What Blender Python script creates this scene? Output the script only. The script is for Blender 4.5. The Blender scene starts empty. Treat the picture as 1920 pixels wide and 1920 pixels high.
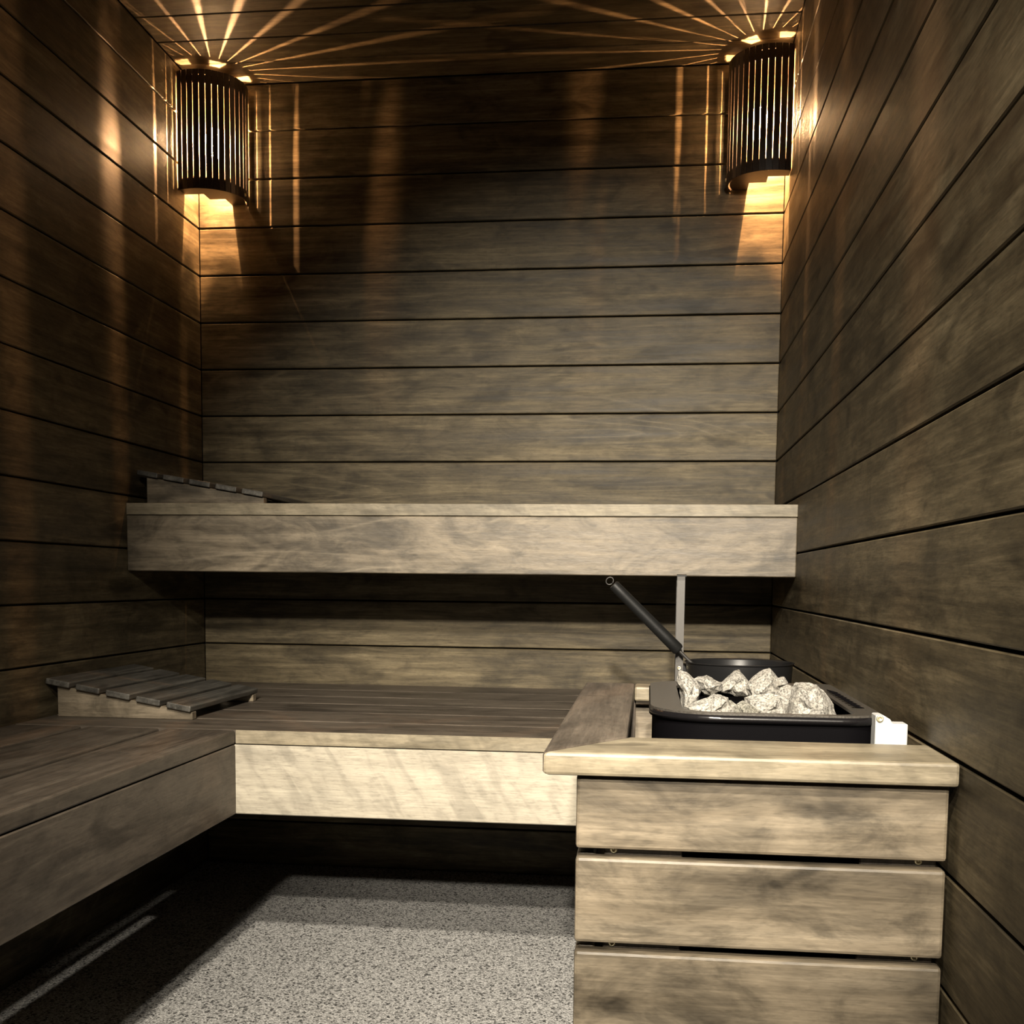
import bpy, bmesh, math, random
from mathutils import Vector, Matrix, noise
random.seed(7)
PI = math.pi
C = bpy.context.scene.collection
S = bpy.context.scene

# ------------------------------------------------------------------ camera
XL, XR, YB, ZC = -1.331, 0.349, 3.285, 2.290     # room: left, right, back, ceiling
CAMH = 0.8734
cam = bpy.data.cameras.new('camera'); camo = bpy.data.objects.new('camera', cam); C.objects.link(camo)
R = Vector((0.99275173, 0.11972774, 0.01045368)); U = Vector((-0.02112575, 0.08821718, 0.99587722)); F = Vector((-0.11831193, 0.98887967, -0.09010709))
camo.matrix_world = Matrix(((R.x, U.x, -F.x, 0), (R.y, U.y, -F.y, 0), (R.z, U.z, -F.z, CAMH), (0, 0, 0, 1)))
cam.sensor_width = 36; cam.lens = 36 * 2119.2 / 1920; cam.shift_y = 320 / 1920; cam.clip_start = 0.02
S.camera = camo

# ------------------------------------------------------------------ world, light, exposure
w = bpy.data.worlds.new('dim_surroundings'); S.world = w; w.use_nodes = True
w.node_tree.nodes['Background'].inputs[0].default_value = (1, 0.86, 0.70, 1)
w.node_tree.nodes['Background'].inputs[1].default_value = 0.005
S.view_settings.view_transform = 'Standard'; S.view_settings.look = 'None'
S.view_settings.exposure = 0.0; S.view_settings.gamma = 1; S.view_settings.use_curve_mapping = False

def spot(name, loc, target, power, angle, blend, radius, col):
    l = bpy.data.lights.new(name, 'SPOT'); l.energy = power; l.spot_size = math.radians(angle); l.spot_blend = blend
    l.shadow_soft_size = radius; l.color = col
    o = bpy.data.objects.new(name, l); C.objects.link(o); o.location = loc
    o.rotation_euler = (Vector(target) - Vector(loc)).to_track_quat('-Z', 'Y').to_euler()
    return o
NEUT = (1, 0.90, 0.75)
# a row of ceiling downlights: one above the doorway, the others down the room beyond it
spot('ceiling_spotlight', (-0.19, -0.12, 2.26), (-0.34, 2.48, 0.0), 430, 47, 0.85, 0.045, NEUT)
spot('ceiling_spotlight', (-0.04, -1.28, 2.26), (-0.04, 2.5, 0.66), 610, 42, 1.0, 0.04, NEUT)
spot('ceiling_spotlight', (0.06, -2.25, 2.26), (-0.08, 3.0, 0.80), 1150, 28.5, 1.0, 0.06, NEUT)
LAMP_POWER = 60.0
LAMP_COL = (1, 0.50, 0.21)

# ------------------------------------------------------------------ materials
def new_mat(name):
    m = bpy.data.materials.new(name); m.use_nodes = True
    nt = m.node_tree; b = nt.nodes['Principled BSDF']
    return m, nt, b
def N(nt, t, **kw):
    n = nt.nodes.new(t)
    for k, v in kw.items():
        if k in n.inputs: n.inputs[k].default_value = v
        else: setattr(n, k, v)
    return n
def ramp(nt, fac, stops):
    r = nt.nodes.new('ShaderNodeValToRGB'); e = r.color_ramp.elements
    e[0].position, e[0].color = stops[0][0], (*stops[0][1], 1)
    e[1].position, e[1].color = stops[-1][0], (*stops[-1][1], 1)
    for p, c in stops[1:-1]:
        x = e.new(p); x.color = (*c, 1)
    nt.links.new(fac, r.inputs[0]); return r
def g(v): return (v, v, v)
def mixc(nt, mode, fac, a, b):
    n = nt.nodes.new('ShaderNodeMix'); n.data_type = 'RGBA'; n.blend_type = mode
    for s, i in ((fac, 0), (a, 6), (b, 7)):
        if hasattr(s, 'links'): nt.links.new(s, n.inputs[i])
        else: n.inputs[i].default_value = s if i == 0 else (*s, 1)
    return n.outputs[2]
def mathn(nt, op, a, b=0.0):
    n = nt.nodes.new('ShaderNodeMath'); n.operation = op
    for s, i in ((a, 0), (b, 1)):
        if hasattr(s, 'links'): nt.links.new(s, n.inputs[i])
        else: n.inputs[i].default_value = s
    return n.outputs[0]

def wood(name, dark, mid, light, rough=0.5, curl=0.0, var=0.25, blotch=1.0, bump=0.25, spec=0.4, grain=1.0):
    """stained planed board; grain runs along the object's own x axis"""
    m, nt, b = new_mat(name); L = nt.links
    tc = N(nt, 'ShaderNodeTexCoord'); oi = N(nt, 'ShaderNodeObjectInfo')
    off = N(nt, 'ShaderNodeVectorMath', operation='SCALE'); off.inputs[0].default_value = (37.1, 53.7, 71.3)
    L.new(oi.outputs['Random'], off.inputs['Scale'])
    add = N(nt, 'ShaderNodeVectorMath', operation='ADD'); L.new(tc.outputs['Object'], add.inputs[0]); L.new(off.outputs[0], add.inputs[1])
    def noi(scale, sc=1.0, det=4.0, rgh=0.55, dist=0.0, rot=(0, 0, 0)):
        mp = N(nt, 'ShaderNodeMapping'); mp.inputs['Scale'].default_value = scale; mp.inputs['Rotation'].default_value = rot
        if any(rot):
            pr = N(nt, 'ShaderNodeMapping'); pr.inputs['Rotation'].default_value = rot; mp.inputs['Rotation'].default_value = (0, 0, 0)
            L.new(add.outputs[0], pr.inputs[0]); L.new(pr.outputs[0], mp.inputs[0])
        else: L.new(add.outputs[0], mp.inputs[0])
        n = N(nt, 'ShaderNodeTexNoise', Scale=sc, Detail=det, Roughness=rgh, Distortion=dist); L.new(mp.outputs[0], n.inputs[0])
        return n.outputs[0]
    streak = noi((2.2, 34, 34), 1, 5, 0.6, 0.4)
    patch = noi((3.2, 8, 8), 1, 4, 0.6, 0.8)
    fine = noi((26, 420, 420), 1, 3, 0.7)
    fleck = noi((45, 190, 190), 1, 2, 0.6)
    base = ramp(nt, streak, [(0.5 - 0.16 / max(grain, 0.5), dark), (0.5, mid), (0.5 + 0.16 / max(grain, 0.5), light)])
    # clouded stain
    pt = ramp(nt, patch, [(0.30, g(1 - 0.62 * blotch)), (0.48, g(1.0)), (0.70, g(1 + 0.22 * blotch))])
    col = mixc(nt, 'MULTIPLY', 1.0, base.outputs[0], pt.outputs[0])
    cl = ramp(nt, noi((7.5, 15, 15), 1, 5, 0.65, 1.0), [(0.36, g(1 - 0.36 * blotch)), (0.52, g(1.0)), (0.68, g(1 + 0.20 * blotch))])
    col = mixc(nt, 'MULTIPLY', 1.0, col, cl.outputs[0])
    # cathedral grain: contour lines of a slow, drawn-out noise
    cont = noi((0.75, 7, 7), 1, 1.5, 0.4, 0.25)
    fr = mathn(nt, 'PINGPONG', mathn(nt, 'MULTIPLY', cont, 17.0), 0.5)
    ln = ramp(nt, fr, [(0.0, g(1.0)), (0.10, g(0.25)), (0.30, g(0.0))])
    lnm = ramp(nt, noi((1.4, 5, 5), 1, 2), [(0.47, g(0)), (0.64, g(0.38))])
    col = mixc(nt, 'MIX', mathn(nt, 'MULTIPLY', ln.outputs[0], lnm.outputs[0]), col, tuple(min(1, c * 1.35) for c in light))
    # small dark smudges and knots
    kn = ramp(nt, noi((4.5, 11, 11), 1, 2.5, 0.5, 1.2), [(0.62, g(0)), (0.72, g(0.62))])
    col = mixc(nt, 'MIX', kn.outputs[0], col, tuple(c * 0.45 for c in dark))
    fn = ramp(nt, fine, [(0.3, g(0.80)), (0.6, g(1.05))])
    col = mixc(nt, 'MULTIPLY', 0.8, col, fn.outputs[0])
    ms = ramp(nt, noi((7, 150, 150), 1, 4, 0.65, 0.6), [(0.36, g(0.70)), (0.52, g(1.0)), (0.68, g(1.28))])
    col = mixc(nt, 'MULTIPLY', 0.85 * grain, col, ms.outputs[0])
    fk = ramp(nt, fleck, [(0.34, g(0.72)), (0.46, g(1.0))])
    col = mixc(nt, 'MULTIPLY', 0.6, col, fk.outputs[0])
    if curl:
        cu = ramp(nt, noi((34, 9, 9), 1, 3, 0.5, 0.5, (0, 0.55, 0.0)), [(0.36, g(0.62)), (0.5, g(1.0)), (0.66, g(1.12))])
        col = mixc(nt, 'MULTIPLY', curl, col, cu.outputs[0])
    # board to board variation
    vr = N(nt, 'ShaderNodeMapRange'); L.new(oi.outputs['Random'], vr.inputs[0]); vr.inputs[3].default_value = 1 - var; vr.inputs[4].default_value = 1 + var
    cb = N(nt, 'ShaderNodeCombineXYZ')
    for i in range(3): L.new(vr.outputs[0], cb.inputs[i])
    col = mixc(nt, 'MULTIPLY', 1.0, col, cb.outputs[0])
    L.new(col, b.inputs['Base Color'])
    b.inputs['Specular IOR Level'].default_value = spec
    rr = ramp(nt, streak, [(0.3, g(rough - 0.06)), (0.7, g(rough + 0.08))]); L.new(rr.outputs[0], b.inputs['Roughness'])
    bm = N(nt, 'ShaderNodeBump', Strength=bump, Distance=0.0015)
    hsum = mathn(nt, 'ADD', mathn(nt, 'ADD', mathn(nt, 'MULTIPLY', fine, 0.35), mathn(nt, 'MULTIPLY', fleck, 0.4)), mathn(nt, 'MULTIPLY', noi((28, 55, 55), 1, 2), 1.3))
    L.new(hsum, bm.inputs['Height']); L.new(bm.outputs[0], b.inputs['Normal'])
    return m

M = {}
M['wall'] = wood('dark_stained_aspen', (0.060, 0.047, 0.027), (0.102, 0.081, 0.047), (0.160, 0.129, 0.077), rough=0.50, var=0.14, blotch=0.85, spec=0.22, grain=0.95)
M['bench'] = wood('stained_bench_wood', (0.058, 0.047, 0.036), (0.088, 0.072, 0.056), (0.125, 0.104, 0.080), rough=0.50, var=0.12, blotch=0.7, spec=0.3, grain=0.6)
M['front'] = wood('greyed_front_board', (0.100, 0.081, 0.056), (0.170, 0.139, 0.097), (0.252, 0.210, 0.150), rough=0.46, var=0.08, blotch=1.25, spec=0.45, grain=0.6)
M['curly'] = wood('pale_curly_board', (0.33, 0.295, 0.232), (0.38, 0.343, 0.272), (0.43, 0.39, 0.31), rough=0.45, curl=0.5, var=0.05, blotch=0.3, grain=0.35)
M['edge'] = wood('pale_rail_and_lit_edge', (0.18, 0.15, 0.100), (0.235, 0.20, 0.138), (0.29, 0.25, 0.178), rough=0.45, var=0.05, blotch=0.6, grain=0.5, curl=0.45)  # pale rail wood; on the seat fronts its paleness stands in for light
M['slat'] = wood('grey_headrest_slat', (0.052, 0.049, 0.042), (0.078, 0.073, 0.063), (0.112, 0.106, 0.092), rough=0.5, var=0.15, blotch=0.6)

def plain(name, col, rough=0.5, metal=0.0, spec=0.5, bump=0.0, bscale=300, vary=0.0):
    m, nt, b = new_mat(name)
    b.inputs['Base Color'].default_value = (*col, 1); b.inputs['Roughness'].default_value = rough
    b.inputs['Metallic'].default_value = metal; b.inputs['Specular IOR Level'].default_value = spec
    if bump or vary:
        tc = N(nt, 'ShaderNodeTexCoord'); n = N(nt, 'ShaderNodeTexNoise', Scale=bscale, Detail=3.0); nt.links.new(tc.outputs['Object'], n.inputs[0])
        if bump:
            bm = N(nt, 'ShaderNodeBump', Strength=bump, Distance=0.001); nt.links.new(n.outputs[0], bm.inputs['Height']); nt.links.new(bm.outputs[0], b.inputs['Normal'])
        if vary:
            r = ramp(nt, n.outputs[0], [(0.35, tuple(c * (1 - vary) for c in col)), (0.65, tuple(min(1, c * (1 + vary)) for c in col))])
            nt.links.new(r.outputs[0], b.inputs['Base Color'])
    return m
M['backing'] = plain('dark_backing', (0.012, 0.010, 0.008), 0.9, vary=0.3)
M['black'] = plain('black_powder_coat', (0.0022, 0.0020, 0.0025), 0.65, spec=0.03, bump=0.12, bscale=900)
M['gloss'] = plain('glossy_black_rim', (0.006, 0.0055, 0.006), 0.22, spec=0.35, bump=0.05, bscale=200)
M['plate'] = plain('worn_black_plate', (0.062, 0.056, 0.048), 0.36, metal=0.25, bump=0.2, bscale=400, vary=0.35)
M['bracket'] = plain('white_enamel', (0.46, 0.46, 0.445), 0.6, bump=0.15, bscale=500, vary=0.05)
M['bucket'] = plain('black_enamel', (0.010, 0.010, 0.0105), 0.34, spec=0.35, bump=0.05, bscale=700)
M['grip'] = plain('black_stained_grip', (0.007, 0.0072, 0.007), 0.5, spec=0.25, bump=0.2, bscale=250)
M['steel'] = plain('brushed_steel', (0.075, 0.072, 0.068), 0.48, metal=0.7, bump=0.1, bscale=800)
M['brass'] = plain('zinc_screw', (0.72, 0.66, 0.46), 0.35, metal=0.8, vary=0.1)
M['lamp'] = plain('dark_stained_lamp_slat', (0.030, 0.019, 0.012), 0.5, bump=0.2, bscale=200, vary=0.3)
M['ceramic'] = plain('white_ceramic', (0.7, 0.68, 0.62), 0.4, vary=0.04)

def floor_mat():
    m, nt, b = new_mat('speckled_stone_carpet'); L = nt.links
    tc = N(nt, 'ShaderNodeTexCoord')
    def vor(sc):
        mp = N(nt, 'ShaderNodeMapping'); mp.inputs['Scale'].default_value = (sc, sc, sc); L.new(tc.outputs['Object'], mp.inputs[0])
        v = N(nt, 'ShaderNodeTexVoronoi', Scale=1.0); L.new(mp.outputs[0], v.inputs['Vector']); return v
    v1, v2 = vor(330), vor(210)
    s1 = N(nt, 'ShaderNodeSeparateColor'); L.new(v1.outputs['Color'], s1.inputs[0])
    s2 = N(nt, 'ShaderNodeSeparateColor'); L.new(v2.outputs['Color'], s2.inputs[0])
    c1 = ramp(nt, s1.outputs[0], [(0.0, g(0.17)), (0.25, g(0.38)), (0.6, g(0.54)), (1.0, g(0.80))])
    c2 = ramp(nt, s2.outputs[1], [(0.12, g(0.10)), (0.2, g(1.0)), (1.0, g(1.0))])
    col = mixc(nt, 'MULTIPLY', 0.9, c1.outputs[0], c2.outputs[0])
    col = mixc(nt, 'MULTIPLY', 1.0, col, (1.0, 0.985, 0.95))
    edge = ramp(nt, v1.outputs['Distance'], [(0.35, g(1.0)), (0.75, g(0.55))])
    col = mixc(nt, 'MULTIPLY', 0.8, col, edge.outputs[0])
    L.new(col, b.inputs['Base Color']); b.inputs['Roughness'].default_value = 0.75
    bm = N(nt, 'ShaderNodeBump', Strength=0.6, Distance=0.002); L.new(v1.outputs['Distance'], bm.inputs['Height']); bm.invert = True
    L.new(bm.outputs[0], b.inputs['Normal'])
    return m
M['floor'] = floor_mat()

def rock_mat(name, a, bcol, c):
    m, nt, b = new_mat(name); L = nt.links
    tc = N(nt, 'ShaderNodeTexCoord'); oi = N(nt, 'ShaderNodeObjectInfo')
    add = N(nt, 'ShaderNodeVectorMath', operation='ADD'); L.new(tc.outputs['Object'], add.inputs[0]); L.new(oi.outputs['Random'], add.inputs[1])
    n1 = N(nt, 'ShaderNodeTexNoise', Scale=330.0, Detail=3.0, Roughness=0.6); L.new(add.outputs[0], n1.inputs[0])
    n2 = N(nt, 'ShaderNodeTexNoise', Scale=45.0, Detail=4.0); L.new(add.outputs[0], n2.inputs[0])
    r1 = ramp(nt, n1.outputs[0], [(0.33, a), (0.47, bcol), (0.62, c)])
    r2 = ramp(nt, n2.outputs[0], [(0.3, (0.72, 0.70, 0.66)), (0.55, (1, 1, 1)), (0.8, (1.1, 1.06, 0.96))])
    L.new(mixc(nt, 'MULTIPLY', 1.0, r1.outputs[0], r2.outputs[0]), b.inputs['Base Color']); b.inputs['Roughness'].default_value = 0.8
    bm = N(nt, 'ShaderNodeBump', Strength=0.5, Distance=0.002); L.new(n1.outputs[0], bm.inputs['Height']); L.new(bm.outputs[0], b.inputs['Normal'])
    return m
M['rock'] = rock_mat('pale_granite', (0.055, 0.052, 0.046), (0.215, 0.205, 0.184), (0.35, 0.335, 0.30))
M['rock_dark'] = rock_mat('greenish_grey_granite', (0.06, 0.06, 0.05), (0.16, 0.155, 0.13), (0.30, 0.29, 0.25))

def glow(name, col, strength):
    m, nt, b = new_mat(name); nt.nodes.remove(b)
    e = N(nt, 'ShaderNodeEmission', Strength=strength); e.inputs[0].default_value = (*col, 1)
    nt.links.new(e.outputs[0], nt.nodes['Material Output'].inputs[0]); return m
M['filament'] = glow('glowing_filament', (1, 0.74, 0.42), 400)
def thin_glass():
    m, nt, b = new_mat('clear_bulb_glass'); nt.nodes.remove(b)
    t = N(nt, 'ShaderNodeBsdfTransparent'); gl = N(nt, 'ShaderNodeBsdfGlossy', Roughness=0.05); e = N(nt, 'ShaderNodeEmission', Strength=420.0); e.inputs[0].default_value = (1, 0.58, 0.27, 1)
    fr = N(nt, 'ShaderNodeFresnel', IOR=1.2); mx = N(nt, 'ShaderNodeMixShader'); ad = N(nt, 'ShaderNodeAddShader')
    nt.links.new(fr.outputs[0], mx.inputs[0]); nt.links.new(t.outputs[0], mx.inputs[1]); nt.links.new(gl.outputs[0], mx.inputs[2])
    nt.links.new(mx.outputs[0], ad.inputs[0]); nt.links.new(e.outputs[0], ad.inputs[1]); nt.links.new(ad.outputs[0], nt.nodes['Material Output'].inputs[0]); return m
M['bulb'] = thin_glass()

# ------------------------------------------------------------------ helpers
def thing(name, label, cat, loc=(0, 0, 0), group=None):
    o = bpy.data.objects.new(name, None); C.objects.link(o); o.location = loc; o.empty_display_size = 0.05
    o['label'] = label; o['category'] = cat
    if group: o['group'] = group
    return o
def link(name, me, m, parent=None, label=None):
    o = bpy.data.objects.new(name, me); C.objects.link(o)
    if m and not me.materials: me.materials.append(m)
    if parent: o.parent = parent
    if label: o['label'] = label
    return o
def wpos(o):
    p = Vector(o.location)
    while o.parent: o = o.parent; p += Vector(o.location)
    return p
def mesh_from(bm, name, smooth=False):
    bmesh.ops.recalc_face_normals(bm, faces=bm.faces)
    me = bpy.data.meshes.new(name); bm.to_mesh(me); bm.free()
    if smooth:
        for p in me.polygons: p.use_smooth = True
    return me
cache = {}
def box_mesh(dims, bev, m, seg=1):
    k = (tuple(round(d, 5) for d in dims), bev, m.name, seg)
    if k in cache: return cache[k]
    bm = bmesh.new(); bmesh.ops.create_cube(bm, size=1.0)
    bmesh.ops.scale(bm, vec=dims, verts=bm.verts)
    if bev: bmesh.ops.bevel(bm, geom=list(bm.edges), offset=bev, segments=seg, affect='EDGES', profile=0.5)
    me = mesh_from(bm, 'board'); me.materials.append(m); cache[k] = me
    return me
def board(name, parent, x0, x1, y0, y1, z0, z1, axis, m, bev=0.0015, seg=1, label=None):
    """a board filling a world box; its own x axis (the grain) runs along `axis`"""
    d = (x1 - x0, y1 - y0, z1 - z0)
    dims = {'X': d, 'Y': (d[1], d[0], d[2]), 'Z': (d[2], d[1], d[0])}[axis]
    o = link(name, box_mesh(dims, bev, m, seg), m, parent, label)
    o.location = Vector(((x0 + x1) / 2, (y0 + y1) / 2, (z0 + z1) / 2)) - (wpos(parent) if parent else Vector())
    if axis == 'Y': o.rotation_euler = (0, 0, PI / 2)
    if axis == 'Z': o.rotation_euler = (0, PI / 2, 0)
    return o
def prism(pts, z0, z1, bev=0.0, seg=1):
    bm = bmesh.new(); vs = [bm.verts.new((x, y, z0)) for x, y in pts]
    f = bm.faces.new(vs); r = bmesh.ops.extrude_face_region(bm, geom=[f])
    for v in r['geom']:
        if isinstance(v, bmesh.types.BMVert): v.co.z = z1
    if bev: bmesh.ops.bevel(bm, geom=[e for e in bm.edges], offset=bev, segments=seg, affect='EDGES', profile=0.5)
    return bm
def add_box(bm, x0, x1, y0, y1, z0, z1):
    r = bmesh.ops.create_cube(bm, size=1.0)
    for v in r['verts']: v.co = Vector(((x0 + x1) / 2 + v.co.x * (x1 - x0), (y0 + y1) / 2 + v.co.y * (y1 - y0), (z0 + z1) / 2 + v.co.z * (z1 - z0)))
def lathe(profile, n=48):
    bm = bmesh.new(); rings = []
    for r, z in profile:
        rings.append([bm.verts.new((r * math.cos(2 * PI * i / n), r * math.sin(2 * PI * i / n), z)) for i in range(n)] if r > 1e-6 else [bm.verts.new((0, 0, z))])
    for a, b in zip(rings, rings[1:]):
        for i in range(n):
            j = (i + 1) % n
            va = [a[0]] if len(a) == 1 else [a[i], a[j]]; vb = [b[0]] if len(b) == 1 else [b[j], b[i]]
            if len(va) + len(vb) > 2: bm.faces.new(va + vb)
    return bm
def tube(bm, pts, r, n=12):
    pts = [Vector(p) for p in pts]; rings = []
    for i, p in enumerate(pts):
        t = (pts[min(i + 1, len(pts) - 1)] - pts[max(i - 1, 0)]).normalized()
        a = t.cross(Vector((0.1, 1, 0.03))).normalized(); b = t.cross(a)
        rr = r[i] if isinstance(r, (list, tuple)) else r
        rings.append([bm.verts.new(p + rr * (math.cos(2 * PI * k / n) * a + math.sin(2 * PI * k / n) * b)) for k in range(n)])
    for A, B in zip(rings, rings[1:]):
        for k in range(n): bm.faces.new((A[k], A[(k + 1) % n], B[(k + 1) % n], B[k]))
    bm.faces.new(rings[0]); bm.faces.new(rings[-1][::-1])
def smooth_by_angle(o, deg=35):
    me = o.data
    for p in me.polygons: p.use_smooth = True
    bm = bmesh.new(); bm.from_mesh(me)
    for e in bm.edges:
        if len(e.link_faces) == 2 and e.calc_face_angle(0) > math.radians(deg): e.smooth = False
    bm.to_mesh(me); bm.free()

# ------------------------------------------------------------------ setting
YF = -5.0                                   # the setting runs on behind the camera
P, GAP, TH = 0.135, 0.0042, 0.018           # plank pitch, shadow gap, thickness
def structure(name, x0, x1, y0, y1, z0, z1, m):
    bm = bmesh.new(); add_box(bm, x0, x1, y0, y1, z0, z1)
    o = link(name, mesh_from(bm, name), m); o['kind'] = 'structure'; return o
fl = structure('floor', XL - 0.15, XR + 0.15, YF, YB + 0.15, -0.1, 0.0, M['floor'])
wb = structure('wall_back', XL - 0.12, XR + 0.12, YB + TH + 0.001, YB + 0.12, 0.0, ZC + 0.10, M['backing'])
wl = structure('wall_left', XL - 0.12, XL - TH - 0.001, YF, YB + TH, 0.0, ZC + 0.10, M['backing'])
wr = structure('wall_right', XR + TH + 0.001, XR + 0.12, YF, YB + TH, 0.0, ZC + 0.10, M['backing'])
ce = structure('ceiling', XL - TH, XR + TH, YF, YB + TH, ZC + TH + 0.001, ZC + 0.10, M['backing'])
ZJ = 2.295
for k in range(17):
    z1 = min(ZJ - k * P - GAP / 2, ZC - 0.001); z0 = max(ZJ - (k + 1) * P + GAP / 2, 0.001)
    board('plank', wb, XL + 0.0005, XR - 0.0005, YB, YB + TH, z0, z1, 'X', M['wall'], 0.002)
    for wall, xa, xb in ((wl, XL - TH, XL), (wr, XR, XR + TH)):
        board('plank', wall, xa, xb, -0.6, YB, z0, z1, 'Y', M['wall'], 0.002)
for k in range(28):
    y1 = YB - k * P - GAP / 2; y0 = YB - (k + 1) * P + GAP / 2
    board('plank', ce, XL + 0.0005, XR - 0.0005, y0, y1, ZC, ZC + TH, 'X', M['wall'], 0.002)

# ------------------------------------------------------------------ benches
# upper bench
ub = thing('upper_bench', 'high wall-to-wall wooden bench along the back wall, above the lower bench', 'bench', (-0.49, 3.03, 0.888))
UY = 2.78
ys = [UY, UY + 0.125, UY + 0.253, UY + 0.381, YB]
for i in range(4):
    board('seat_slat', ub, XL, XR, ys[i] + (0.0035 if i == 0 else 0), ys[i + 1] - (0.006 if i < 3 else 0.001), 1.0315, 1.0605, 'X', M['bench'], 0.0015)
board('lit_edge_strip', ub, XL, XR, UY, UY + 0.0035, 1.0313, 1.0605, 'X', M['edge'], 0.0008, label='front edge of the seat, coloured paler as if lit')  # added strip: light on the seat's front face put into a paler colour
board('fascia', ub, XL, XR, UY, UY + 0.028, 0.888, 1.0295, 'X', M['front'], 0.002)
for x in (XL + 0.02, -0.50, XR - 0.06):
    board('bearer', ub, x, x + 0.04, UY + 0.028, YB, 0.965, 1.0315, 'Y', M['bench'])
# lower bench along the back wall
LY = 2.236; SX = -0.843
lb = thing('lower_bench', 'low slatted wooden bench along the back wall with a pale bright front board', 'bench', (-0.49, 2.76, 0.383))
yb = [LY, 2.410, 2.585, 2.760, 2.935, 3.110, YB]
for i in range(6):
    board('seat_slat', lb, XL, XR, yb[i] + (0.0035 if i == 0 else 0), yb[i + 1] - (0.008 if i < 5 else 0.001), 0.531, 0.559, 'X', M['bench'], 0.002)
board('lit_edge_strip', lb, SX, XR, LY, LY + 0.0035, 0.5308, 0.559, 'X', M['edge'], 0.0008, label='front edge of the seat, coloured paler as if lit')  # same bench wood really; paler colour imitates light on the front face
board('fascia', lb, XL + 0.0, XR, LY, LY + 0.028, 0.383, 0.5285, 'X', M['curly'], 0.002)
for x in (XL + 0.02, -0.62, -0.2, XR - 0.06):
    board('bearer', lb, x, x + 0.045, LY + 0.028, YB, 0.455, 0.531, 'Y', M['bench'])
# side bench along the left wall
sb = thing('side_bench', 'wooden bench along the left wall with three lengthwise seat boards, nearest the viewer', 'bench', (-1.09, 0.9, 0.383))
SY0 = -0.5
xs = [XL, -1.170, -0.999, SX]
for i in range(3):
    board('seat_slat', sb, xs[i] + (0.0085 if i else 0), xs[i + 1] - (0.0085 if i < 2 else 0), SY0, LY - 0.002, 0.531, 0.559, 'Y', M['bench'], 0.003, 2)
board('fascia', sb, SX - 0.028, SX, SY0, LY - 0.001, 0.383, 0.5285, 'Y', M['bench'], 0.002)
for y in (-0.3, 0.55, 1.4):
    board('bearer', sb, XL, SX - 0.028, y, y + 0.045, 0.455, 0.531, 'X', M['bench'])

# ------------------------------------------------------------------ heater enclosure
he = thing('heater_enclosure', 'slatted wooden guard around the heater with wide mitred top rail, at right front', 'heater guard', (0.12, 1.7, 0))
RZ0, RZ1 = 0.6495, 0.6765
fx0, fx1, fy0, fy1 = -0.118, 0.347, 1.288, 1.434
def rail(pts, m, axis):
    cx = sum(p[0] for p in pts) / len(pts); cy = sum(p[1] for p in pts) / len(pts)
    if axis == 'X': loc = [(x - cx, y - cy) for x, y in pts]
    else: loc = [(y - cy, -(x - cx)) for x, y in pts]
    me = mesh_from(prism(loc, RZ0 - RZ1, 0, 0.004, 2), 'rail')
    o = link('top_rail', me, m, he); o.location = Vector((cx, cy, RZ1)) - wpos(he)
    if axis == 'Y': o.rotation_euler = (0, 0, PI / 2)
    return o
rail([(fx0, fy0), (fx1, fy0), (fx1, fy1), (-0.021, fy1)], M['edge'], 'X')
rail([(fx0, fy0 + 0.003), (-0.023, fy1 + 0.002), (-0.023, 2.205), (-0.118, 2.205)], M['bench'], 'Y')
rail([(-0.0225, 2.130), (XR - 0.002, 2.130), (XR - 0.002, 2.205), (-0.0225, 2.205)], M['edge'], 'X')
by0, by1 = 1.306, 1.330
rows = [(0.5605, 0.6485), (0.4475, 0.5500), (0.3345, 0.4370), (0.2215, 0.3240), (0.1085, 0.2110), (0.003, 0.098)]
for i, (a, b) in enumerate(rows):
    board('front_board', he, -0.079, 0.3415, by0, by1, a, b, 'X', M['front'], 0.004, 2)
    board('side_board', he, -0.079, -0.055, by1 + 0.001, 2.205, a, b, 'Y', M['front'], 0.004, 2)
    board('back_board', he, -0.054, XR - 0.004, 2.185, 2.207, a, b - (0.012 if i == 0 else 0), 'X', M['front'], 0.004, 2)
for (xa, xb) in ((-0.046, 0.046), (0.250, 0.336)):
    board('post', he, xa, xb, by1, by1 + 0.03, 0.0, RZ0, 'Z', M['bench'])
for (xa, xb) in ((-0.054, -0.02), (0.30, 0.336)):
    board('post', he, xa, xb, 2.153, 2.184, 0.0, RZ0, 'Z', M['bench'])
def screw_mesh():
    bm = bmesh.new()
    pr = [(0, 0.0012), (0.0014, 0.0012), (0.0018, 0.0026), (0.0042, 0.0030), (0.0046, 0.0012), (0.0044, 0), (0, 0)]
    return mesh_from(lathe(pr, 16), 'screw', True)
sm = screw_mesh()
for x, z in ((-0.035, 0.5555), (0.3155, 0.5555), (-0.035, 0.4415), (0.3155, 0.4415)):
    o = link('screw', sm, M['brass'], he); o.rotation_euler = (PI / 2, 0, 0); o.location = Vector((x, by1, z)) - wpos(he)

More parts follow.
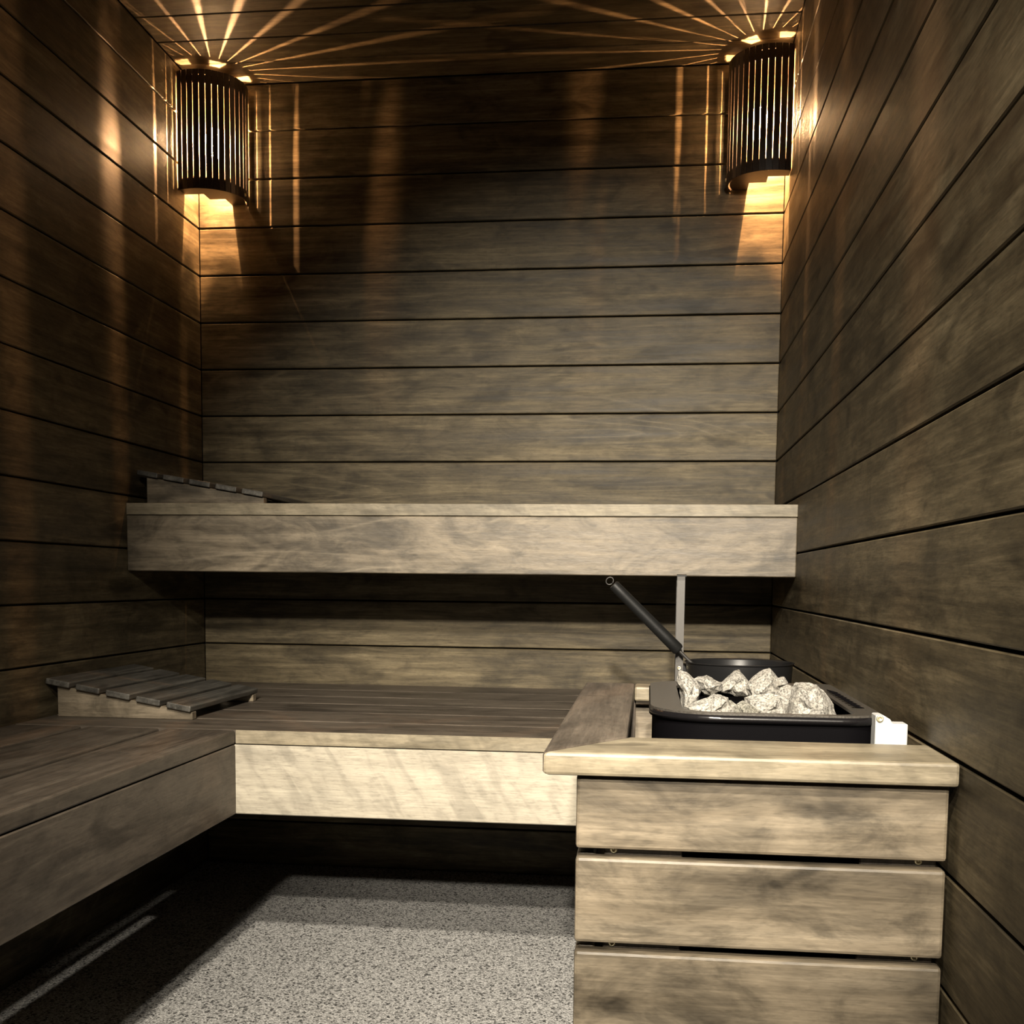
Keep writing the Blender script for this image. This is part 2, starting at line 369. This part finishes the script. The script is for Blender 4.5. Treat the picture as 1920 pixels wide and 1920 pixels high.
# ------------------------------------------------------------------ heater
def rrect(x0, x1, y0, y1, rads, n=10):
    """rounded rectangle, radii for corners (x0,y0),(x1,y0),(x1,y1),(x0,y1)"""
    out = []
    for (cx, cy, sx, sy, r, a0) in ((x0, y0, 1, 1, rads[0], PI), (x1, y0, -1, 1, rads[1], 1.5 * PI), (x1, y1, -1, -1, rads[2], 0), (x0, y1, 1, -1, rads[3], 0.5 * PI)):
        ox, oy = cx + sx * r, cy + sy * r
        for i in range(n + 1):
            a = a0 + PI / 2 * i / n
            out.append((ox + r * math.cos(a), oy + r * math.sin(a)))
    return out
HX0, HX1, HY0, HY1, HZ = 0.006, 0.306, 1.482, 1.955, 0.7045
ht = thing('sauna_heater', 'black metal sauna heater with rounded corners inside the slatted wooden guard', 'heater', (0.155, 1.72, 0.12))
HB = wpos(ht)
body = prism([(x - HB.x, y - HB.y) for x, y in rrect(HX0 + 0.004, HX1 - 0.004, HY0 + 0.004, HY1 - 0.004, (0.085, 0.05, 0.02, 0.06))], 0, HZ - 0.012 - HB.z)
bmesh.ops.delete(body, geom=[f for f in body.faces if all(v.co.z > 0.5 for v in f.verts)], context='FACES')
o = link('body', mesh_from(body, 'body'), M['black'], ht); smooth_by_angle(o)
def ring_plate(outer, inner, z0, z1):
    bm = bmesh.new(); n = len(outer)
    L = [[bm.verts.new((x, y, z)) for x, y in pts] for pts, z in ((outer, z0), (outer, z1), (inner, z1), (inner, z0))]
    for k in range(4):
        A, B = L[k], L[(k + 1) % 4]
        for i in range(n): bm.faces.new((A[i], A[(i + 1) % n], B[(i + 1) % n], B[i]))
    return bm
outer = rrect(HX0, HX1, HY0, HY1, (0.09, 0.055, 0.022, 0.065))
inner = rrect(0.048, 0.272, HY0 + 0.012, HY1 - 0.06, (0.05, 0.03, 0.02, 0.04))
rl = lambda pts: [(x - HB.x, y - HB.y) for x, y in pts]
bm = ring_plate(rl(outer), rl(inner), -0.004, 0.0)
o = link('top_plate', mesh_from(bm, 'plate'), M['plate'], ht); o.location = (0, 0, HZ - HB.z); smooth_by_angle(o)
# rolled lip around the plate
bm = ring_plate(rl(rrect(HX0 - 0.002, HX1 + 0.002, HY0 - 0.002, HY1 + 0.002, (0.092, 0.057, 0.024, 0.067))), rl(rrect(HX0 + 0.003, HX1 - 0.003, HY0 + 0.003, HY1 - 0.003, (0.087, 0.052, 0.019, 0.062))), -0.013, -0.003)
bmesh.ops.bevel(bm, geom=list(bm.edges), offset=0.0012, segments=2, affect='EDGES')
o = link('rim', mesh_from(bm, 'rim', True), M['gloss'], ht); o.location = (0, 0, HZ - HB.z)
bm = prism(rl(rrect(0.040, 0.280, HY0 + 0.008, HY1 - 0.052, (0.05, 0.03, 0.02, 0.04))), 0, 0.004)
o = link('stone_tray', mesh_from(bm, 'tray'), M['black'], ht); o.location = (0, 0, 0.655 - HB.z)
vm = bpy.data.meshes.new('vent')
bm = bmesh.new(); add_box(bm, -0.010, 0.010, -0.007, 0.007, 0, 0.0015)
bmesh.ops.bevel(bm, geom=[e for e in bm.edges], offset=0.0007, segments=1, affect='EDGES')
vm = mesh_from(bm, 'vent')
vm.materials.append(M['black'])
for i in range(9):
    o = link('vent_slot', vm, M['black'], ht); o.location = Vector((0.289, 1.585 + i * 0.027, HZ + 0.0003)) - HB; o.rotation_euler = (0, 0.25, 0)
# white bracket on the right wall
pts = [(0.290, 0.30), (XR - 0.019, 0.30), (XR - 0.019, 0.697), (0.3105, 0.697), (0.309, 0.702), (0.299, 0.708), (0.290, 0.708)]
bm = bmesh.new()
vs = [bm.verts.new((x - HB.x, 1.472 - HB.y, z - HB.z)) for x, z in pts]; f = bm.faces.new(vs)
r = bmesh.ops.extrude_face_region(bm, geom=[f])
for v in r['geom']:
    if isinstance(v, bmesh.types.BMVert): v.co.y = 1.50 - HB.y
bmesh.ops.bevel(bm, geom=list(bm.edges), offset=0.0012, segments=1, affect='EDGES')
o = link('wall_bracket', mesh_from(bm, 'bracket'), M['bracket'], ht, 'white enamelled bracket between heater and right wall')
bm = bmesh.new(); add_box(bm, 0.300 - HB.x, XR - HB.x, 1.50 - HB.y, 1.92 - HB.y, 0.32 - HB.z, 0.66 - HB.z)
o = link('wall_mount', mesh_from(bm, 'mount'), M['black'], ht)
o = link('bracket_screw', sm, M['brass'], ht); o.rotation_euler = (PI / 2, 0, 0); o.location = Vector((0.295, 1.4722, 0.7035)) - HB

# stones
def rock_mesh(outline, depth, seed, foot=None):
    """chipped stone: its widest section is `outline` (x, z in tenths of a millimetre), narrowing to broken faces at front and back"""
    rnd = random.Random(seed); n = len(outline); rings = []
    zs = [z for _, z in outline]; lo, hi = min(zs), max(zs)
    out = [(x, z if foot is None or z > lo + 0.35 * (hi - lo) else foot * 1e4 / 1.06 + (z - lo) * 0.25) for x, z in outline]
    out = [(x * 1.12, z * 1.06) for x, z in out]
    mx = sum(x for x, _ in out) / n; mz = sum(z for _, z in out) / n
    bm = bmesh.new(); J = [rnd.uniform(-0.13, 0.13) for _ in range(n)]
    for sc, y in ((0.42, -0.50), (0.80, -0.30), (1.0, 0.02), (0.82, 0.30), (0.45, 0.50)):
        ring = []
        for k, (x, z) in enumerate(out):
            q = sc if sc == 1.0 else sc * (1 + J[k] + rnd.uniform(-0.05, 0.05))
            yy = y + (rnd.uniform(-0.10, 0.10) if abs(y) > 0.05 else rnd.uniform(-0.06, 0.06))
            ring.append(bm.verts.new(((mx + (x - mx) * q) * 1e-4, yy * depth, (mz + (z - mz) * q) * 1e-4)))
        rings.append(ring)
    for A, B in zip(rings, rings[1:]):
        for k in range(n): bm.faces.new((A[k], A[(k + 1) % n], B[(k + 1) % n], B[k]))
    for ring, y in ((rings[0], -0.54), (rings[-1], 0.54)):
        c = bm.verts.new(((mx + rnd.uniform(-30, 30)) * 1e-4, y * depth, (mz + rnd.uniform(-20, 40)) * 1e-4))
        for k in range(n): bm.faces.new((ring[k], ring[(k + 1) % n], c))
    bmesh.ops.triangulate(bm, faces=bm.faces)
    for lim in (0.012, 0.007, 0.004):
        bmesh.ops.subdivide_edges(bm, edges=[e for e in bm.edges if e.calc_length() > lim], cuts=1)
        bmesh.ops.triangulate(bm, faces=bm.faces)
    for v in bm.verts:
        p = v.co * 30.0 + Vector((seed, 0, 0))
        v.co += Vector((noise.noise(p * 1.5), noise.noise(p * 1.5 + Vector((9, 9, 9))), noise.noise(p * 1.5 + Vector((20, 5, 0))))) * 0.0022
        v.co += Vector((noise.noise(p * 4.5), noise.noise(p * 4.5 + Vector((9, 9, 9))), noise.noise(p * 4.5 + Vector((20, 5, 0))))) * 0.0011
    return mesh_from(bm, 'rock')
lump = [(-250, -20), (-190, 120), (-40, 190), (120, 160), (240, 60), (260, -90), (120, -190), (-120, -200), (-230, -120)]
stones = [  # place, outline, depth, reaches tray, material, label
    ((0.0606, 1.660, 0.7198), [(-120, 243), (-29, 210), (89, 111), (145, 11), (157, -60), (59, -144), (-14, -243), (-71, -157), (-114, -5), (-157, 106)], 0.046, 1, 0, 'leftmost heater stone, a tall pale shard standing upright on the black plate'),
    ((0.0919, 1.720, 0.7186), [(-199, 93), (-144, 130), (-21, 145), (74, 98), (199, 28), (181, -67), (89, -101), (18, -145), (-65, -126), (-149, -75)], 0.050, 0, 0, 'pale heater stone with rounded top, second from the left in the back row'),
    ((0.1334, 1.750, 0.7204), [(-207, -18), (-94, 91), (7, 189), (70, 191), (156, 97), (201, -9), (214, -115), (185, -191), (-3, -184), (-130, -155), (-214, -125)], 0.050, 0, 0, 'pointed pale heater stone in front of the middle of the black bucket'),
    ((0.1787, 1.730, 0.7216), [(-265, -3), (-170, 104), (-50, 211), (52, 230), (105, 173), (149, 100), (241, 102), (288, 30), (265, -34), (186, -99), (127, -205), (-57, -230), (-223, -192), (-288, -77)], 0.052, 0, 0, 'tallest pale heater stone at the top of the heap, right of the pointed one'),
    ((0.2029, 1.677, 0.7090), [(-129, 59), (-71, 121), (17, 163), (97, 135), (129, 64), (65, -120), (-32, -163), (-124, -104)], 0.036, 1, 0, 'small pale heater stone wedged left of the big stone at the right end'),
    ((0.2313, 1.605, 0.7101), [(-242, 212), (-215, 251), (-120, 253), (32, 227), (130, 122), (249, -31), (347, -145), (274, -215), (-66, -253), (-314, -230), (-347, -84), (-303, 15), (-268, 133)], 0.060, 1, 0, 'largest pale heater stone at the right end, sloping down to the right'),
    ((0.1657, 1.590, 0.7033), [(-280, 104), (-187, 145), (1, 169), (152, 143), (267, 69), (280, -47), (254, -124), (30, -169), (-141, -115), (-258, -2)], 0.052, 1, 0, 'broad pale heater stone in the middle of the front row'),
    ((0.0892, 1.577, 0.7035), [(-332, -7), (-204, 44), (-35, 97), (20, 146), (114, 154), (200, 112), (231, 26), (316, -20), (332, -97), (-29, -154), (-276, -121)], 0.048, 1, 0, 'low whitish heater stone at the left of the front row'),
    ((0.1350, 1.540, 0.7039), [(-158, -30), (-124, 66), (-51, 115), (62, 32), (156, -22), (158, -89), (-119, -115)], 0.034, 1, 1, 'small dark greenish grey heater stone at the front edge between pale ones'),
    ((0.1120, 1.700, 0.6810), lump, 0.045, 1, 1, 'shaded dark stone sunk in the gap behind the front row'),
    ((0.1750, 1.755, 0.6790), lump, 0.055, 1, 1, 'dark stone low in the heap under the tallest pale one'),
]
for q, ((x, y, z), outl, dep, tray, dk, lab) in enumerate(stones):
    o = link('heater_stone', rock_mesh(outl, dep, q + 3, 0.6625 - z if tray else None), M['rock_dark'] if dk else M['rock'])
    o.location = (x, y, z)
    o['label'] = lab; o['category'] = 'stone'; o['group'] = 'stones heaped on the sauna heater'

# ------------------------------------------------------------------ bucket and ladle
BX, BY, BZ, BR, BH = 0.199, 2.50, 0.5592, 0.1165, 0.1430
bk = thing('water_bucket', 'round black sauna bucket standing on the lower bench behind the heater', 'bucket', (BX, BY, BZ))
prof = [(0, 0), (BR - 0.014, 0), (BR - 0.010, 0.003), (BR - 0.002, BH - 0.004), (BR + 0.0008, BH - 0.0025), (BR + 0.0012, BH - 0.0005), (BR, BH), (BR - 0.0035, BH - 0.001), (BR - 0.0055, BH - 0.004), (BR - 0.014, 0.008), (0, 0.006)]
o = link('body', mesh_from(lathe(prof, 72), 'bucket'), M['bucket'], bk); smooth_by_angle(o, 50)
# flat strap handle rising at the left side
bm = bmesh.new()
hx, hy = -0.1285, 0.020
path = [(hy, 0.085), (hy, 0.318), (hy + 0.003, 0.325), (hy + 0.010, 0.328), (hy + 0.052, 0.328), (hy + 0.058, 0.325), (hy + 0.060, 0.318), (hy + 0.060, 0.085)]
for (y0, z0), (y1, z1) in zip(path, path[1:]):
    pass
n = len(path); tt = 0.0024
def off(i):
    a = Vector(path[max(i - 1, 0)]); b = Vector(path[min(i + 1, n - 1)]); t = (b - a).normalized(); nrm = Vector((-t.y, t.x)); return Vector(path[i]) + nrm * tt
Lr = []
for i in range(n):
    p = Vector(path[i]); q = off(i)
    Lr.append([bm.verts.new((hx - 0.0085, p.x, p.y)), bm.verts.new((hx + 0.0085, p.x, p.y)), bm.verts.new((hx + 0.0085, q.x, q.y)), bm.verts.new((hx - 0.0085, q.x, q.y))])
for A, B in zip(Lr, Lr[1:]):
    for k in range(4): bm.faces.new((A[k], A[(k + 1) % 4], B[(k + 1) % 4], B[k]))
bm.faces.new(Lr[0]); bm.faces.new(Lr[-1][::-1])
o = link('handle', mesh_from(bm, 'strap'), M['steel'], bk, 'flat steel strap handle rising at the left side')
bm = bmesh.new(); add_box(bm, hx - 0.0085, hx + 0.03, hy + 0.001, hy + 0.058, 0.088, 0.132)
bmesh.ops.bevel(bm, geom=list(bm.edges), offset=0.002, segments=1, affect='EDGES')
link('handle_lug', mesh_from(bm, 'lug'), M['bucket'], bk)
bm = bmesh.new(); tube(bm, [(hx - 0.0095, hy + 0.006, 0.3275), (hx + 0.0115, hy + 0.006, 0.3275)], 0.0038)
link('handle_grip', mesh_from(bm, 'grip'), M['grip'], bk)
o = link('rivet', sm, M['steel'], bk); o.rotation_euler = (PI / 2, 0, 0); o.location = (hx, hy - 0.0024, 0.125)

ld = thing('ladle', 'black ladle leaning out of the black bucket to the upper left', 'ladle', (BX, BY, BZ))
tip = Vector((-0.0760, 2.470, 0.8665)); end = Vector((0.0680, 2.487, 0.7255)); dr = (end - tip).normalized()
lo = Vector((BX, BY, BZ))
bm = bmesh.new()
pts = [tip + dr * t for t in (0, 0.003, 0.03, 0.10, 0.16, (end - tip).length - 0.004, (end - tip).length)]
tube(bm, [p - lo for p in pts], [0.0105, 0.0118, 0.0120, 0.0125, 0.0132, 0.0135, 0.0115], 20)
o = link('grip', mesh_from(bm, 'grip'), M['grip'], ld); smooth_by_angle(o, 40)
bm = bmesh.new(); rodend = end + dr * 0.088
tube(bm, [end - dr * 0.01 - lo, end + dr * 0.03 - lo, rodend - lo], 0.0036, 10)
o = link('rod', mesh_from(bm, 'rod'), M['steel'], ld); smooth_by_angle(o, 40)
bm = bmesh.new(); mid = tip - dr * 0.004
a = dr.cross(Vector((0, 1, 0))).normalized()
ringpts = [mid - dr * (0.0075 * (1 - math.cos(t))) + a * 0.0085 * math.sin(t) - lo for t in [2 * PI * i / 16 for i in range(17)]]
tube(bm, ringpts, 0.0013, 6)
o = link('hanging_ring', mesh_from(bm, 'ring', True), M['steel'], ld, 'small bright steel ring at the end of the grip')
cup = lathe([(0, 0), (0.022, 0.002), (0.030, 0.012), (0.033, 0.030), (0.031, 0.030), (0.028, 0.013), (0, 0.004)], 28)
o = link('cup', mesh_from(cup, 'cup', True), M['bucket'], ld); o.location = rodend - lo + Vector((0.028, 0, -0.022))

# ------------------------------------------------------------------ headrests
def headrest(label, bx, by, bz):
    """slatted wedge, high end against the left wall; (bx,by,bz) is its front left foot"""
    t = thing('headrest', label, 'headrest', (bx, by, bz), 'slatted headrests on the benches')
    L = 0.435; x0, x1 = 0.0, 0.345
    ztop = lambda x: 0.088 - (0.058 / 0.345) * x          # upper face of slats
    ang = math.atan(0.058 / 0.345); th = 0.0135
    for i in range(5):
        cx = 0.029 + i * 0.0700
        o = link('slat', box_mesh((L, 0.0560, th), 0.0025, M['slat'], 2), M['slat'], t)
        o.location = (cx, L / 2, ztop(cx) - th / 2)
        o.rotation_euler = Matrix.Rotation(ang, 3, 'Y').to_4x4().to_euler()
        o.rotation_euler = (Matrix.Rotation(ang, 4, 'Y') @ Matrix.Rotation(PI / 2, 4, 'Z')).to_euler()
    for yy in (0.013, L - 0.013 - 0.022):
        pts = [(0.022, 0), (0.336, 0), (0.336, ztop(0.336) - th - 0.001), (0.022, ztop(0.022) - th - 0.001)]
        bm = bmesh.new()
        cx = 0.179
        vs = [bm.verts.new((x - cx, -0.011, z)) for x, z in pts]; f = bm.faces.new(vs)
        r = bmesh.ops.extrude_face_region(bm, geom=[f])
        for v in r['geom']:
            if isinstance(v, bmesh.types.BMVert): v.co.y = 0.011
        bmesh.ops.bevel(bm, geom=list(bm.edges), offset=0.0012, segments=1, affect='EDGES')
        o = link('side_board', mesh_from(bm, 'side'), M['front'], t, 'paler wedge-shaped side board'); o.location = (cx, yy + 0.011, 0)
    return t
headrest('grey slatted wooden headrest on the lower bench, in its left corner', XL + 0.001, 2.363, 0.5592)
headrest('slatted wooden headrest on the upper bench, only its front edge showing', XL + 0.012, 2.815, 1.0607)

# ------------------------------------------------------------------ corner lamps
def corner_lamp(label, mirror):
    """slatted shade bowed across a room corner; local x runs along the back wall away from the corner, local y out of the back wall"""
    cx = XR if mirror else XL; sx = -1 if mirror else 1
    Z0, Z1 = 1.950, 2.268
    t = thing('corner_lamp', label, 'lamp', (cx, YB, Z0), 'slatted corner lamps')
    W = lambda x, y, z: Vector((sx * x, -y, z - Z0))
    a, Rr = 0.05, 0.1118
    A0, A1 = math.radians(-25.5), math.radians(115.5)
    n = 16; st = (A1 - A0) / n
    me = box_mesh((Z1 - Z0, 0.0156, 0.0026), 0.0004, M['lamp'])
    for i in range(n):
        f = A0 + (i + 0.5) * st
        o = link('slat', me, M['lamp'], t)
        o.location = W(a + Rr * math.cos(f), a + Rr * math.sin(f), (Z0 + Z1) / 2)
        ang = math.atan2(-math.sin(f), sx * math.cos(f))
        o.rotation_euler = (Matrix.Rotation(ang, 4, 'Z') @ Matrix.Rotation(PI / 2, 4, 'Y')).to_euler()
    for z0, z1, nm in ((Z0 + 0.001, Z0 + 0.031, 'lower_band'), (Z1 - 0.036, Z1 - 0.014, 'upper_band')):
        bm = bmesh.new(); m_ = 40; ri, ro = Rr - 0.0050, Rr - 0.0015; Ls = []
        for k in range(m_ + 1):
            f = A0 + (A1 - A0) * k / m_
            Ls.append([bm.verts.new(W(a + r * math.cos(f), a + r * math.sin(f), z)) for r, z in ((ri, z0), (ro, z0), (ro, z1), (ri, z1))])
        for Aa, Bb in zip(Ls, Ls[1:]):
            for k in range(4): bm.faces.new((Aa[k], Aa[(k + 1) % 4], Bb[(k + 1) % 4], Bb[k]))
        bm.faces.new(Ls[0]); bm.faces.new(Ls[-1][::-1])
        o = link(nm, mesh_from(bm, nm), M['lamp'], t); smooth_by_angle(o)
    # lid with three notches that let light out onto the ceiling
    out = [(0.001, 0.001), (0.1499, 0.001)]; m_ = 60
    for k in range(m_ + 1):
        f = A0 + (A1 - A0) * k / m_; d = math.degrees(f)
        notch = any(abs(d - h) < 9.0 for h in (-4, 53, 100))
        r = (Rr - 0.034) if notch else (Rr - 0.0033)
        out.append((a + r * math.cos(f), max(0.001, a + r * math.sin(f))))
    out = [(max(0.001, x), y) for x, y in out] + [(0.001, 0.1499)]
    bm = prism([(W(x, y, 0).x, W(x, y, 0).y) for x, y in out], Z1 - 0.012 - Z0, Z1 - 0.008 - Z0)
    link('lid', mesh_from(bm, 'lid'), M['lamp'], t)
    # base plate, open in the corner
    out = [(0.056, 0.056), (0.102, 0.056), (0.102, 0.001), (0.1499, 0.001)]
    for k in range(31):
        f = A0 + (A1 - A0) * k / 30
        out.append((max(0.001, a + (Rr - 0.0085) * math.cos(f)), max(0.001, a + (Rr - 0.0085) * math.sin(f))))
    out += [(0.001, 0.1499), (0.001, 0.102), (0.056, 0.102)]
    bm = prism([(W(x, y, 0).x, W(x, y, 0).y) for x, y in out], 0.004, 0.008)
    link('base_plate', mesh_from(bm, 'base_plate'), M['lamp'], t)
    bp = (0.083, 0.083, 2.105)
    c = W(*bp)
    prof = [(0, 0.034), (0.012, 0.032), (0.021, 0.024), (0.0255, 0.010), (0.0255, -0.004), (0.021, -0.019), (0.0145, -0.037), (0.0125, -0.050)]
    o = link('bulb', mesh_from(lathe(prof, 28), 'bulb', True), M['bulb'], t); o.location = c
    o = link('bulb_holder', mesh_from(lathe([(0, -0.048), (0.0128, -0.048), (0.0150, -0.056), (0.0160, -0.100), (0.0160, -0.1465), (0, -0.1465)], 24), 'holder', True), M['ceramic'], t); o.location = c
    bm = bmesh.new(); tube(bm, [(0.0075 * math.cos(t_), 0.0075 * math.sin(t_), 0.010 * math.sin(2 * t_)) for t_ in [2 * PI * k / 24 for k in range(25)]], 0.0011, 6)
    fm = mesh_from(bm, 'filament', True)
    fo = link('filament', fm, M['filament'], t); fo.location = c
    l = bpy.data.lights.new('lamp_glow', 'POINT'); l.energy = LAMP_POWER; l.color = LAMP_COL; l.shadow_soft_size = 0.002
    lo_ = bpy.data.objects.new('lamp_glow', l); C.objects.link(lo_); lo_.parent = t; lo_.location = c
    f = math.radians(8)
    o = link('screw', sm, M['brass'], t); o.location = W(a + (Rr + 0.003) * math.cos(f), a + (Rr + 0.003) * math.sin(f), Z0 + 0.010)
    o.rotation_euler = (Matrix.Rotation(math.atan2(-math.sin(f), sx * math.cos(f)), 4, 'Z') @ Matrix.Rotation(PI / 2, 4, 'Y')).to_euler()
corner_lamp('glowing dark slatted lamp in the left back corner under the ceiling', False)
corner_lamp('glowing dark slatted lamp in the right back corner under the ceiling', True)
